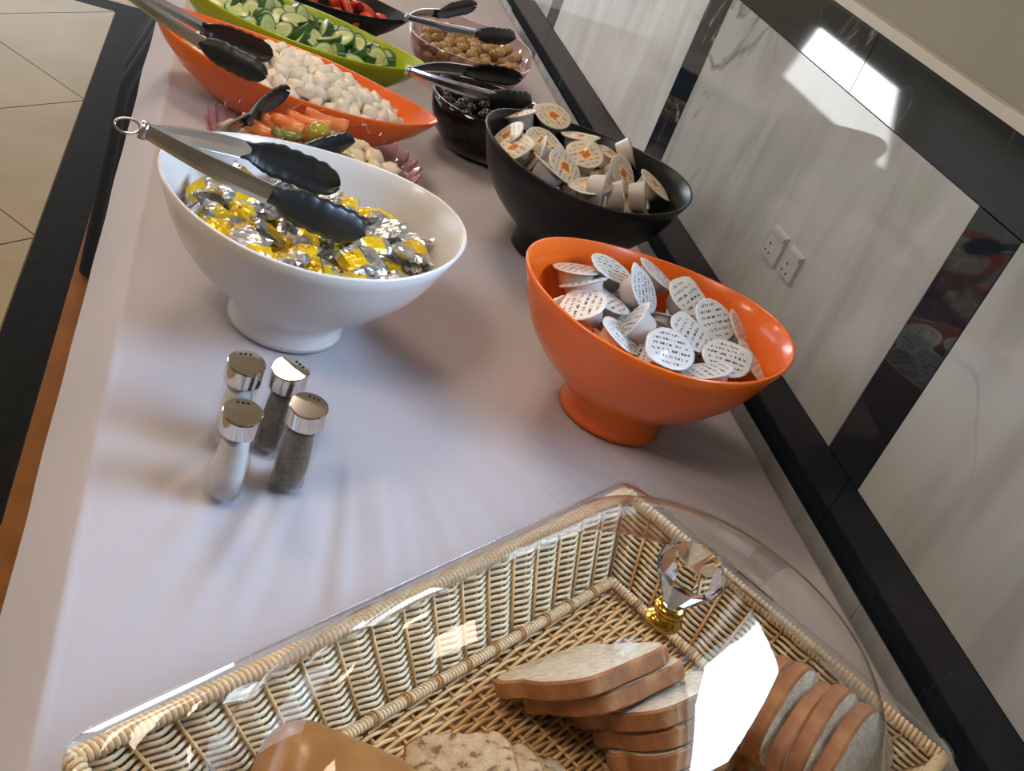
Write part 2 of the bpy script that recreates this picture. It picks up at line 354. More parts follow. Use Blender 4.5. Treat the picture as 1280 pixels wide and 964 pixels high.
# right wall: plaster with a small window above the stone dado
w = MB()
w.b2((RX1, RY0, 0), (1.05, WY0, RH)); w.b2((RX1, WY1, 0), (1.05, RY1, RH))
w.b2((RX1, WY0, 0), (1.05, WY1, WZ0)); w.b2((RX1, WY0, WZ1), (1.05, WY1, RH))
wall_r = tag(w.build('wall_right', m_plaster, smooth=False), 'beige plaster wall above a polished pale and black marble dado', kind='structure')
WZ = (.743, .823, 1.153, 1.234)
YS = [-1.55 + k * .826 for k in range(0, 8)]      # left edge of each upright black strip
YS = [.835 + (k - 3) * .826 for k in range(0, 9)]
def slab(name, y0, y1, z0, z1, m, x=XW, par=wall_r):
    g = .0008; p = MB(); p.b2((x, y0 + g, z0 + g), (RX1 + .002, y1 - g, z1 - g)); return p.build(name, m, par, smooth=False)
for k, y in enumerate(YS):
    slab('upright_strip', y, y + .079, WZ[1], WZ[2], m_dark)
    if k + 1 < len(YS):
        y1 = YS[k + 1]
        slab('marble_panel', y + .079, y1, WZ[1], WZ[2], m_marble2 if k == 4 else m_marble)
        slab('lower_band', y + .02, y1 + .02, WZ[0], WZ[1], m_dark)
        slab('upper_band', y + .4, y1 + .4, WZ[2], WZ[3], m_dark)
        slab('base_panel', y - .1, y1 - .1, .0, WZ[0], m_marble)
cap = MB(); cap.b2((XW - .004, YS[0], WZ[3]), (RX1 + .002, YS[-1], WZ[3] + .013)); cap.build('dado_cap', m_trim, wall_r, smooth=False)
# the window's own frame
fr = MB()
for lo, hi in (((.86, WY0, WZ0), (.90, WY0 + .022, WZ1)), ((.86, WY1 - .022, WZ0), (.90, WY1, WZ1)), ((.86, WY0, WZ0), (.90, WY1, WZ0 + .022)), ((.86, WY0, WZ1 - .022), (.90, WY1, WZ1))): fr.b2(lo, hi)
wf = tag(fr.build('window_1', m_trim, smooth=False), 'small high window above the dado', kind='structure')
gp = MB(); gp.b2((.878, WY0 + .02, WZ0 + .02), (.882, WY1 - .02, WZ1 - .02)); gp.build('pane', m_glass, wf, smooth=False)
# other walls and ceiling
SY0, SY1, SZ0, SZ1 = 8.9, 10.7, .84, 2.26
w = MB()
w.b2((RX0 - .2, RY0, 0), (RX0, SY0, RH)); w.b2((RX0 - .2, SY1, 0), (RX0, RY1, RH)); w.b2((RX0 - .2, SY0, 0), (RX0, SY1, SZ0)); w.b2((RX0 - .2, SY0, SZ1), (RX0, SY1, RH))
tag(w.build('wall_left', m_wallw, smooth=False), 'warm painted wall across the room', kind='structure')
fr = MB()
for lo, hi in (((RX0 - .1, SY0, SZ0), (RX0 - .06, SY0 + .05, SZ1)), ((RX0 - .1, SY1 - .05, SZ0), (RX0 - .06, SY1, SZ1)), ((RX0 - .1, SY0, SZ0), (RX0 - .06, SY1, SZ0 + .05)), ((RX0 - .1, SY0, SZ1 - .05), (RX0 - .06, SY1, SZ1))): fr.b2(lo, hi)
tag(fr.build('window_2', m_trim, smooth=False), 'tall window at the far end of the room', kind='structure')
# unseen frames and panes added around the two fill lights, no openings behind
fr = MB()
for y in (3.55, 5.03, 6.52, 8.0): fr.b2((RX0, y, .30), (RX0 + .06, y + .06, 2.40))
fr.b2((RX0, 3.55, .28), (RX0 + .06, 8.06, .34)); fr.b2((RX0, 3.55, 2.36), (RX0 + .06, 8.06, 2.42))
w3 = tag(fr.build('added_window_frames', m_trim, smooth=False), 'added row of three window frames on the solid left wall, around the fill light', kind='structure')
for y in (3.61, 5.09, 6.58):
    p = MB(); p.b2((RX0 + .004, y, .34), (RX0 + .010, y + 1.42, 2.36)); p.build('pane', m_glass, w3, smooth=False)
fr = MB()
for x in (-3.65, -1.93, -.21): fr.b2((x, RY1 - .04, 0), (x + .06, RY1, 2.45))
fr.b2((-3.65, RY1 - .04, 2.41), (-.15, RY1, 2.47))
d1 = tag(fr.build('added_door_frame', m_trim, smooth=False), 'added glazed double door frame on the solid far wall, around the fill light', kind='structure')
for x in (-3.59, -1.87):
    p = MB(); p.b2((x, RY1 - .012, 0), (x + 1.66, RY1 - .006, 2.41)); p.build('pane', m_glass, d1, smooth=False)
w = MB(); w.b2((RX0 - .2, RY1, 0), (1.05, RY1 + .2, RH)); tag(w.build('wall_far', m_wallw, smooth=False), 'warm painted far wall', kind='structure')
w = MB(); w.b2((RX0 - .2, RY0 - .2, 0), (1.05, RY0, RH)); tag(w.build('wall_near', m_wallw, smooth=False), 'warm painted wall behind the viewer', kind='structure')
w = MB(); w.b2((RX0 - .2, RY0 - .2, RH), (1.05, RY1 + .2, RH + .2)); tag(w.build('ceiling', m_ceil, smooth=False), 'warm beige ceiling', kind='structure')
names = ['above the cucumber bowl', 'behind the viewer', 'over the open floor', 'past the table end', 'far across the floor']
for (x, y), nm in zip(LAMPS, names):
    t = empty('ceiling_lamp', (x, y, RH), 'square warm ceiling lamp ' + nm, 'lamp', 'warm ceiling lamps')
    p = MB(); p.b2((-.32, -.32, -.03), (.32, .32, 0)); p.build('lamp_frame', m_trim, t, smooth=False)
    p = MB(); p.b2((-.29, -.29, -.035), (.29, .29, -.03)); p.build('diffuser', m_lamp, t, smooth=False)
    l = area('lamp_light', (0, 0, -.045), (0, 0, -1), .56, .56, LAMP_W, (1, .80, .62)); l.parent = t

# sockets on the marble
for y0, y1, z0, z1, hs, lb in ((1.1415, 1.1815, .9135, .9575, ((1.168, .934), (1.174, .922), (1.161, .922)), 'pale wall socket plate, right one of the adjoining pair'),
                               (1.1935, 1.2405, .9105, .9590, ((1.227, .933), (1.233, .921), (1.221, .921)), 'pale wall socket plate, left one of the pair, nearer the black bowl')):
    t = empty('wall_socket', (XW, (y0 + y1) / 2, z0), lb, 'socket', 'wall sockets'); c = Vector(t.location)
    p = MB(); x = -.004
    a, b2 = (0, y0 - c.y, 0), (x, y1 - c.y, z1 - z0); i = .0025
    p.add([(0, a[1], 0), (0, b2[1], 0), (0, b2[1], b2[2]), (0, a[1], b2[2]), (x, a[1] + i, i), (x, b2[1] - i, i), (x, b2[1] - i, b2[2] - i), (x, a[1] + i, b2[2] - i)],
          [(4, 5, 6, 7), (0, 1, 5, 4), (1, 2, 6, 5), (2, 3, 7, 6), (3, 0, 4, 7)])
    p.build('face_plate', m_socket, t, smooth=False)
    p = MB(); p.b2((x - .003, a[1] + .003, b2[2] - .009), (x, b2[1] - .003, b2[2] - .004)); p.build('raised_lip', m_socket, t, smooth=False)
    for hy, hz in hs:
        p = MB(); p.box((x - .0002, hy - c.y, hz - c.z), (.0006, .0022, .0034)); p.build('hole', m_hole, t, smooth=False)

# ------------------------------------------------------------------ table, skirt, cloth
Y0, Y1, XE, XR = -.35, 3.05, -.008, .766
t = empty('buffet_table', (.38, 1.35, 0), 'long wooden buffet table hidden under the white cloth', 'table')
p = MB(); p.b2((XE - .38, Y0 + .01 - 1.35, T - .045), (XR - .008 - .38, Y1 - .01 - 1.35, T - .020)); p.build('tabletop', m_wood, t, smooth=False)
for x in (.06, .70):
    for y in (Y0 + .08, 1.35, Y1 - .08):
        p = MB(); p.b2((x - .025 - .38, y - .025 - 1.35, 0), (x + .025 - .38, y + .025 - 1.35, T - .045)); p.build('leg', m_wood, t, smooth=False)
def wrinkle(x, y):
    h = .0022 * noise.noise((x * 5, y * 4, 0)) + .0016 * noise.noise((x * 17, y * 9, 3)) + .0006 * noise.noise((x * 42, y * 20, 5))
    # creases fanning towards the viewer from the middle of the near cloth
    dx, dy = x - .26, y - 1.10
    r = math.hypot(dx, dy); a = math.atan2(dy, dx)
    if dy < 0: h += .0085 * min(1, max(0, (r - .16) / .16)) * max(0, 1 - abs(r - .44) / .34) * (noise.noise((a * 8, r * 1.3, 7)) + .8 * noise.noise((a * 21, r * 2.2, 2)))
    h += .0035 * math.exp(-((x - .56 + .45 * (y - .86)) / .016) ** 2) * max(0, 1 - abs(y - .84) / .12)
    return h
def cloth_pt(i, j):
    y = Y0 + (Y1 - Y0) * j / NY; s = i / NX
    D = 13 / NX
    if s < D:                                   # free edge sagging off the table
        q = 1 - s / D; wob = .004 * noise.noise((y * 5, 1, 0)) * q
        x = XE - .050 * (1.05 * q - .05 * q * q) + wob; z = T - .0005 - .058 * q ** 1.35 + wob
        return (x, y, z)
    if s > 1 - 3 / NX:
        q = (s - (1 - 3 / NX)) * NX / 3; xr = XR + .009 * max(0, (y - 1.2) / 1.7)
        return (xr + .002 * q, y, T - .022 * q)
    q = (s - D) / (1 - 3 / NX - D); xr = XR + .009 * max(0, (y - 1.2) / 1.7); x = XE + (xr - XE) * q
    e = min(1, q * 8, (1 - q) * 8)
    return (x, y, T - .0036 + (wrinkle(x, y) if e >= 1 else wrinkle(x, y) * e))
NX, NY = 190, 560
p = MB(); p.grid(NX, NY, cloth_pt)
cl = p.build('tablecloth', m_cloth, fix=False)
tag(cl, 'creased white cloth covering the long buffet table', 'tablecloth')
sk = MB(); NS = 700
def skirt_pt(i, j):
    y = Y0 + (Y1 - Y0) * i / NS; q = j / 12
    pl = math.sin(y * 62 + 2.2 * noise.noise((y * 3, 0, 0)))
    big = max(0, noise.noise((y * 4.1, 5, 0)))
    out = .001 + q * (.022 + .008 * pl + .012 * big)
    if 2.22 < y < 3.02: out += (.078 + .030 * noise.noise((y * 9, 2, 0))) * min(1, 3 * q) * min(1, (y - 2.22) * 14, (3.02 - y) * 4)
    if y < .85: out += q * .10 * min(1, (.85 - y) / .4)
    return (XE - .012 - out, y, (T - .030) * (1 - q) + .004)
sk.grid(NS, 12, skirt_pt)
tag(sk.build('table_skirt', m_navy, fix=False), 'dark navy pleated skirt hanging from the table edge', 'table skirt')
TT = T + .0008

# ------------------------------------------------------------------ bowls
def ell(a, b, z, n=72, p=2.0, wob=None):
    out = []
    for k in range(n):
        th = 2 * math.pi * k / n; c, s = math.cos(th), math.sin(th)
        f = (abs(c) ** p + abs(s) ** p) ** (-1 / p)
        zz = z + (wob(th) if wob else 0)
        out.append((a * f * c, b * f * s, zz))
    return out
FOOT = [(.067, .067, 0), (.0662, .0662, .006), (.0645, .0645, .018), (.0665, .066, .027), (.077, .074, .037), (.097, .090, .052), (.118, .107, .070), (.137, .122, .092), (.151, .133, .116), (.161, .141, .140), (.169, .147, .158)]
def footed_bowl(name, loc, ang, m, label, saddle=.006, ka=1, kb=1):
    t = empty(name, loc, label, 'bowl', None, R(ang))
    wob = lambda th: 0
    o = []; prof = [(a * (1 + (ka - 1) * z / .158), b * (1 + (kb - 1) * z / .158), z) for a, b, z in FOOT]
    for a, b, z in prof:
        k = (z / .158) ** 2
        o.append(ell(a, b, z, 80, 2.0, lambda th, k=k: saddle * k * math.cos(2 * th)))
    tk = .0042
    i = []
    for a, b, z in prof[::-1]:
        if z < .024: break
        k = (z / .158) ** 2
        i.append(ell(a - tk, b - tk, max(z, .03) + (.0006 if z > .15 else 0), 80, 2.0, lambda th, k=k: saddle * k * math.cos(2 * th)))
    i.append(ell(.045, .043, .0275, 80)); i.append(ell(.01, .01, .0265, 80))
    a, b, z = prof[-1]
    lip = [ell(a - .0012, b - .0012, z + .0018, 80, 2.0, lambda th: saddle * math.cos(2 * th)), ell(a - .003, b - .003, z + .0018, 80, 2.0, lambda th: saddle * math.cos(2 * th))]
    p = MB(); p.rings(o + lip + i, 0, True, True)
    p.build('bowl_body', m, t, smooth=True)
    return t
WB = (.163, 1.083, TT); OB = (.565, 1.016, TT); KB = (.582, 1.432, TT)
footed_bowl('footed_bowl', WB, -2, m_white, 'white footed bowl full of yellow and silver foil portions', kb=1.05)
footed_bowl('footed_bowl', OB, -8.5, m_orange, 'orange footed bowl full of white printed cups, beside the wall', kb=.98)
footed_bowl('footed_bowl', KB, -12, m_black, 'black footed bowl full of portion cups with orange emblems', ka=.965, kb=1.08)

BOAT = [(.50, .46, 0), (.52, .50, .003), (.62, .62, .014), (.76, .76, .032), (.89, .89, .055), (.97, .965, .074), (1.0, 1.0, .082)]
def boat_bowl(loc, ang, m, label, a=.242, b=.112):
    t = empty('boat_bowl', loc, label, 'bowl', None, R(ang))
    px = 1.72
    up = lambda k: (lambda th: .012 * k * math.cos(th) ** 4)
    o = [ell(a * s, b * q, z, 80, px + .28 * (1 - z / .082), up(z / .082)) for s, q, z in BOAT]
    i = [ell(a * s - .004, b * q - .004, max(z, .006), 80, px + .28 * (1 - z / .082), up(z / .082)) for s, q, z in BOAT[::-1][:-1]]
    i += [ell(a * .3, b * .3, .006, 80), ell(a * .03, b * .03, .006, 80)]
    lip = [ell(a - .001, b - .001, .0838, 80, px, up(1)), ell(a - .003, b - .003, .0838, 80, px, up(1))]
    p = MB(); p.rings(o + lip + i, 0, True, True); p.build('bowl_body', m, t)
    return t
BO = (.166, 1.690, TT); BG = (.180, 1.945, TT); BK = (.178, 2.215, TT); BANG = -23.3
boat_bowl(BO, BANG, m_orange, 'long orange boat-shaped bowl of white cheese pieces')
boat_bowl(BG, BANG, m_green, 'long lime green boat-shaped bowl of cucumber slices')
boat_bowl(BK, BANG, m_black, 'long black boat-shaped bowl of tomato wedges')

# glass dishes
def glass_dish(name, loc, ang, prof, m, label, scal=0, nsc=24, n=96, squ=2.0, tk=.003, rib=0):
    t = empty(name, loc, label, 'glass dish', None, R(ang))
    H = prof[-1][2]
    def ring(a, b, z, d=0):
        out = []
        for k in range(n):
            th = 2 * math.pi * k / n; c, s = math.cos(th), math.sin(th); f = (abs(c) ** squ + abs(s) ** squ) ** (-1 / squ)
            g = (z / H) ** 2; w = math.cos(nsc * th)
            rr = 1 + rib * w * g
            out.append(((a - d) * f * c * rr, (b - d) * f * s * rr, z + scal * g * w))
        return out
    rs = [ring(a, b, z) for a, b, z in prof] + [ring(a, b, z if z > .004 else .004, tk) for a, b, z in prof[::-1]] + [ring(prof[0][0] * .1, prof[0][1] * .1, .004)]
    p = MB(); p.rings(rs, 0, True, True); p.build('glass_body', m, t); return t
PD = (.188, 1.392, TT); GOB = (.545, 2.175, TT); DOB = (.520, 1.775, TT)
glass_dish('scalloped_dish', PD, 0, [(.085, .076, 0), (.092, .082, .006), (.112, .098, .028), (.132, .113, .060), (.147, .125, .094)], m_pink, 'scalloped pink cut-glass dish of pickled vegetables', .0042, 30, 240, 2.0, .003, .02)
glass_dish('glass_bowl', GOB, -12, [(.085, .085, 0), (.10, .10, .008), (.118, .128, .04), (.130, .150, .078)], m_rose, 'clear rosy glass bowl of green olives near the wall', 0, 4, 96, 3.2)
glass_dish('glass_bowl', DOB, -12, [(.055, .052, 0), (.07, .066, .006), (.095, .088, .03), (.108, .100, .062), (.113, .105, .09)], m_purple, 'dark plum glass bowl of black olives behind the black bowl', 0, 4, 96, 2.4)

# ------------------------------------------------------------------ tongs
def tongs(label, H, E1, T1, E2, T2, w0=.011, w1=.017, hw=.019, ring=None):
    H, E1, T1, E2, T2 = map(Vector, (H, E1, T1, E2, T2))
    t = empty('serving_tongs', H, label, 'tongs', 'serving tongs')
    sep = (E1 - E2)
    for E, Tp, sg in ((E1, T1, 1), (E2, T2, -1)):
        d = (E - H).normalized(); nn = sep - d * sep.dot(d); nn = nn.normalized() * sg; sd = d.cross(nn).normalized()
        # arm: shallow channel bowed outwards
        L = (E - H).length; K = 14; rings = []
        for k in range(K + 1):
            q = k / K; c = (H + (E - H) * q) - H + nn * (.010 * math.sin(math.pi * q) * L / .17)
            w = (w0 + (w1 - w0) * min(1, q * 1.6)) / 2 * (1 - .12 * max(0, q - .7))
            fl_ = .0032; th = .0007
            prof = [(-w, -fl_), (-w, 0), (-w * .5, .0012), (w * .5, .0012), (w, 0), (w, -fl_), (w - th, -fl_), (w - th, -th), (0, .0012 - th * 1.5), (-w + th, -th), (-w + th, -fl_)]
            rings.append([c + sd * a + nn * b for a, b in prof])
        p = MB(); p.rings(rings, 0, True, True); arm = p.build('arm', m_steel, t, smooth=False)
        # nylon head: scalloped, hollow side towards the other head
        hd = (Tp - E); HL = hd.length; hd.normalize(); hn = (nn - hd * nn.dot(hd)).normalized(); hs = hd.cross(hn).normalized()
        KK = 46; top, bot = [], []; W = 8; rr = []
        for k in range(KK + 1):
            q = k / KK; env = (.52 + .48 * min(1, max(0, (q - .08) / .22)) ** .7) if q < .3 else 1.0
            tip = math.sqrt(max(0, 1 - max(0, (q - .72) / .28) ** 2.2)) if q > .72 else 1
            sc_ = 1 + (.10 * abs(math.sin(q * math.pi * 7)) - .06 if q > .22 else 0)
            w = max(.0015, hw * env * tip * sc_)
            c = (E - H) + hd * (q * HL - .012) + nn * 0 + hn * (.002 * math.sin(q * math.pi) - .012 * max(0, q - .55))
            ring_ = []
            for j in range(W + 1):
                u = -1 + 2 * j / W; ring_.append(c + hs * (u * w) + hn * (.0035 - .006 * u * u))
            for j in range(W, -1, -1):
                u = -1 + 2 * j / W; ring_.append(c + hs * (u * w * .93) + hn * (.0035 - .006 * u * u - (.0030 if q > .15 else .0052)))
            rr.append(ring_)
        p = MB(); p.rings(rr, 0, True, True); p.build('scalloped_head', m_nylon, arm)
    ax = sep.normalized(); d = ((E1 + E2) / 2 - H).normalized(); sd = d.cross(ax).normalized()
    p = MB(); p.tube([sd * (-w0 * .62), sd * (w0 * .62)], .0045, 10); p.build('hinge_pin', m_steel, t)
    if ring:
        p = MB(); rc = Vector(ring) - H; e1 = rc.normalized(); e2 = (sd * .9 + e1.cross(sd) * .35).normalized()
        p.tube([rc + e1 * (.012 * math.cos(a)) + e2 * (.0075 * math.sin(a)) for a in [2 * math.pi * k / 24 for k in range(24)]], .0013, 6, closed=True); p.build('pull_ring', m_steel, t)
    return t
tongs('open serving tongs lying across the white bowl of foil portions', at(180, 163, .950), at(352, 250, .938), at(470, 302, .912), at(318, 190, .922), at(436, 236, .905), w0=.014, w1=.021, hw=.0195, ring=at(159, 157, .950))
tongs('serving tongs with tips in the pink dish of pickles', at(226, 224, .855), at(312, 146, .872), at(357, 108, .872), at(384, 190, .872), at(453, 177, .872), hw=.016)
tongs('serving tongs resting on the white cheese in the orange boat bowl', at(132, -28, .905), at(257, 57, .872), at(340, 100, .866), at(262, 38, .862), at(352, 72, .858), hw=.018)
tongs('serving tongs lying on the green olives', at(508, 22, .870), at(600, 43, .862), at(651, 49, .856), at(548, 16, .858), at(593, 5, .850), hw=.017)
tongs('serving tongs lying across the black olives', at(510, 88, .895), at(618, 122, .875), at(672, 130, .866), at(588, 88, .875), at(653, 97, .866), w1=.019, hw=.017)

# ------------------------------------------------------------------ things in the bowls
def place(meshes, name, M4, label, cat, group):
    """one thing: an Empty with copies of the parts, sharing mesh data"""
    t = empty(name, (0, 0, 0), label, cat, group); t.matrix_world = M4
    for pn, me in meshes: ob(pn, me, t)
    return t
def single(me, name, M4, label, cat, group):
    o = ob(name, me); o.matrix_world = M4; return tag(o, label, cat, group)

# portion cups
def cup_meshes(lidm, cupm):
    p = MB(); p.lathe([(.0145, 0), (.0160, .0012), (.0192, .0165), (.0200, .0180), (.0236, .0186), (.0236, .0192)], 28, 0, True, True); cup = p.mesh('cup', cupm); sharp(cup, 40)
    p = MB(); n = 40
    def rim(r, z):
        out = []
        for k in range(n):
            th = 2 * math.pi * k / n; f = 1 + .20 * max(0, math.cos(th - .6)) ** 14 + .012 * math.cos(th * 20)
            out.append((r * f * math.cos(th), r * f * math.sin(th), z + .0012 * max(0, math.cos(th - .6)) ** 14))
        return out
    p.rings([rim(.0242, .0193), rim(.0246, .0197), rim(.0225, .0202), rim(.0170, .0198), rim(.008, .0205), rim(.001, .0206)], 0, True, True)
    lid = p.mesh('lid', lidm)
    return [('cup', cup), ('lid', lid)]
cupA, cupB = cup_meshes(m_lidprint, m_cup), cup_meshes(m_lidorange, m_cupb)
def put_cup(meshes, px, py, z, k, ang, label, group, spin):
    n = facing(k, ang); M4 = frame(n, spin=spin); M4 = M4 @ Matrix.Scale(1.2, 4); M4.translation = at(px, py, z) - n * .0236
    return place(meshes, 'portion_cup', M4, label, 'portion cup', group)
LA = 'white printed portion cup heaped in the orange footed bowl'; GA = 'cups in the orange bowl'
LB = 'portion cup with orange emblem lid heaped in the black footed bowl'; GB = 'cups in the black bowl'
for px, py, z, k, ang in [(765, 336, .902, .50, 55), (805, 363, .905, .55, 18), (822, 343, .902, .36, 45), (861, 372, .900, .70, 48), (894, 400, .905, .76, 42), (925, 415, .893, .40, 20),
                          (864, 417, .900, .60, 50), (838, 436, .905, .76, 60), (908, 448, .898, .74, 72), (940, 452, .890, .40, 30), (721, 336, .893, .32, 82), (729, 353, .895, .18, 100),
                          (728, 381, .892, .60, 108), (760, 376, .890, .40, 60), (788, 403, .897, .20, 140), (779, 420, .890, .42, 45), (884, 463, .895, .30, 98), (806, 437, .888, .45, 120)]:
    put_cup(cupA, px, py, z, k, ang, LA, GA, random.uniform(0, 6.28))
for px, py, z, k, ang in [(648, 142, .908, .38, 100), (692, 145, .912, .78, 62), (634, 169, .902, .55, 130), (642, 184, .902, .70, 118), (679, 178, .910, .76, 48), (724, 170, .905, .42, 80),
                          (731, 193, .912, .78, 70), (706, 209, .908, .68, 32), (779, 217, .905, .62, 12), (762, 192, .900, .40, 60), (790, 190, .908, .14, 12), (818, 230, .897, .45, 40),
                          (739, 232, .904, .58, 88), (779, 246, .902, .12, 2), (806, 246, .898, .14, 0), (690, 212, .906, .22, 48), (755, 240, .904, .14, -15), (668, 196, .900, .30, 150)]:
    put_cup(cupB, px, py, z, k, ang, LB, GB, random.uniform(0, 6.28))
def heap(center, ang, a, b, zf, n, dmin, seed, p=2.0):
    """spread-out points inside an ellipse, with heights from zf(u, v, r)"""
    rnd = random.Random(seed); pts = []; tries = 0
    while len(pts) < n and tries < 20000:
        tries += 1
        u, v = rnd.uniform(-1, 1), rnd.uniform(-1, 1); r = (abs(u) ** p + abs(v) ** p) ** (1 / p)
        if r > 1: continue
        x, y = u * a, v * b; z = zf(u, v, r) + rnd.uniform(-.002, .002)
        if any((x - q[0]) ** 2 + (y - q[1]) ** 2 + (z - q[2]) ** 2 < dmin * dmin for q in pts): continue
        pts.append((x, y, z))
    ca, sa = math.cos(R(ang)), math.sin(R(ang))
    return [Vector((center[0] + x * ca - y * sa, center[1] + x * sa + y * ca, z)) for x, y, z in pts]
def rnd_frame(tilt, rnd):
    n = Vector((rnd.gauss(0, tilt), rnd.gauss(0, tilt), 1)); return frame(n, spin=rnd.uniform(0, 6.28))
rnd = random.Random(3)
for q in heap(OB, -8.5, .098, .082, lambda u, v, r: .848 + .004 * (1 - r), 14, .040, 5):
    M4 = rnd_frame(.5, rnd); M4 = M4 @ Matrix.Scale(1.2, 4); M4.translation = q; place(cupA, 'portion_cup', M4, LA, 'portion cup', GA)
for q in heap(KB, -12, .092, .082, lambda u, v, r: .850 + .004 * (1 - r), 14, .040, 6):
    M4 = rnd_frame(.5, rnd); M4 = M4 @ Matrix.Scale(1.2, 4); M4.translation = q; place(cupB, 'portion_cup', M4, LB, 'portion cup', GB)

# foil portions: small crimped pillows
def foil_mesh(seed):
    p = MB(); nx, ny = 12, 8; Lx, Ly, Hh = .0225, .0150, .0068
    def pt(i, j, sgn):
        u, v = -1 + 2 * i / nx, -1 + 2 * j / ny
        cr = max(0, (abs(u) - .62) / .38); th = (1 - v ** 4) * (1 - abs(u) ** 3) ** .8
        y = v * Ly * (1 - .18 * cr + .25 * cr * cr); x = u * Lx * (1 + .04 * noise.noise((v * 5, seed, 0)))
        z = sgn * Hh * th + .0022 * noise.noise((u * 3.1 + seed, v * 3.3, sgn)) * (1 - .4 * cr) + .0016 * cr * math.sin(v * 13 + seed)
        return (x, y, z)
    p.grid(nx, ny, lambda i, j: pt(i, j, 1)); p.grid(nx, ny, lambda i, j: pt(i, j, -1))
    me = p.mesh('foil_portion', m_foil, smooth=False)
    return me
foils = [foil_mesh(s) for s in (1.3, 4.7, 9.1, 13.7)]
LF = 'yellow and silver foil-wrapped portion heaped in the white footed bowl'; GF = 'foil portions in the white bowl'
for q in heap(WB, -3, .128, .106, lambda u, v, r: .884 - .012 * r * r, 46, .021, 11):
    M4 = rnd_frame(.42, rnd); M4.translation = q; single(rnd.choice(foils), 'foil_portion', M4, LF, 'foil portion', GF)
for q in heap(WB, -3, .118, .098, lambda u, v, r: .866 - .006 * r, 26, .026, 12):
    M4 = rnd_frame(.3, rnd); M4.translation = q; single(rnd.choice(foils), 'foil_portion', M4, LF, 'foil portion', GF)

# cheese pieces
def chunk_mesh(s, seed, m, name):
    bm = bmesh.new(); bmesh.ops.create_cube(bm, size=1); bmesh.ops.bevel(bm, geom=bm.edges[:], offset=.09, segments=2, affect='EDGES')
    for v in bm.verts:
        v.co += Vector([noise.noise(v.co * 1.7 + Vector((seed + k * 7, 0, 0))) for k in range(3)]) * .16
        v.co = Vector((v.co.x * s[0], v.co.y * s[1], v.co.z * s[2]))
    me = bpy.data.meshes.new(name); bm.to_mesh(me); bm.free(); me.materials.append(m)
    me.polygons.foreach_set('use_smooth', [True] * len(me.polygons)); return me
fetas = [chunk_mesh((.027, .024, .020), s, m_feta, 'cheese_piece') for s in (1, 5, 9, 14)] + [chunk_mesh((.020, .018, .016), s, m_feta, 'cheese_piece') for s in (21, 27)]
zc = lambda u, v, r: TT + .058 + .042 * (1 - r * r)
for q in heap((BO[0] + .006, BO[1] - .004), BANG, .186, .080, zc, 130, .0175, 21, 1.7):
    M4 = rnd_frame(.6, rnd); M4.translation = q; single(rnd.choice(fetas), 'cheese_piece', M4, 'soft white cheese piece heaped in the orange boat-shaped bowl', 'cheese', 'cheese pieces in the orange boat bowl')

# cucumber slices
def cuke_mesh():
    p = MB(); a, b, h = .0275, .0185, .0070
    rr = [ell(a * .02, b * .02, h, 28), ell(a * .93, b * .93, h, 28)]
    p.rings(rr, 0, True, False)
    p.rings([ell(a * .93, b * .93, h, 28), ell(a, b, h * .85, 28), ell(a, b, -h * .85, 28), ell(a * .93, b * .93, -h, 28)], 1)
    p.rings([ell(a * .93, b * .93, -h, 28), ell(a * .02, b * .02, -h, 28)], 0, False, True)
    bm = bmesh.new(); me = p.mesh('cucumber_slice', [m_cflesh, m_cskin]); bm.from_mesh(me); bmesh.ops.remove_doubles(bm, verts=bm.verts, dist=1e-5); bm.to_mesh(me); bm.free(); sharp(me, 50); return me
cuke = cuke_mesh()
zc = lambda u, v, r: TT + .060 + .026 * (1 - r * r)
for q in heap((BG[0] + .006, BG[1]), BANG, .176, .074, zc, 56, .0235, 31):
    n = facing(rnd.uniform(.25, .95), rnd.uniform(-20, 190)).normalized()
    M4 = frame(n, spin=rnd.uniform(0, 6.28)); M4.translation = q
    single(cuke, 'cucumber_slice', M4, 'thick cucumber slice with dark green skin in the lime bowl', 'cucumber', 'cucumber slices in the lime bowl')

# olives
def blob(name, m, sx, sy, sz, seed=0, amp=.0):
    bm = bmesh.new(); bmesh.ops.create_icosphere(bm, subdivisions=2, radius=1)
    for v in bm.verts:
        k = 1 + amp * noise.noise(v.co * 1.5 + Vector((seed, 0, 0))); v.co = Vector((v.co.x * sx * k, v.co.y * sy * k, v.co.z * sz * k))
    me = bpy.data.meshes.new(name); bm.to_mesh(me); bm.free(); me.materials.append(m); me.polygons.foreach_set('use_smooth', [True] * len(me.polygons)); return me
gol = blob('green_olive', m_gol, .0150, .0132, .0132); bol = blob('black_olive', m_bol, .0128, .0108, .0108)
for L_, (z0, k, sd) in enumerate(((.055, .92, 41), (.036, .86, 42), (.018, .78, 43))):
    for q in heap(GOB, -12, .118 * k, .130 * k, lambda u, v, r: TT + z0 + .008 * (1 - r), (50, 30, 20)[L_], .0245, sd, 3):
        M4 = rnd_frame(1.2, rnd); M4.translation = q; single(gol, 'green_olive', M4, 'brownish green olive in the clear rosy glass bowl', 'olive', 'green olives')
for L_, (z0, a, b, sd) in enumerate(((.074, .096, .090, 51), (.056, .091, .084, 52), (.038, .084, .077, 53), (.020, .070, .064, 54))):
    for q in heap(DOB, -12, a, b, lambda u, v, r: TT + z0 + .007 * (1 - r), (50, 40, 34, 24)[L_], .0185, sd):
        M4 = rnd_frame(1.2, rnd); M4.translation = q; single(bol, 'black_olive', M4, 'shiny black olive in the dark plum glass bowl', 'olive', 'black olives')

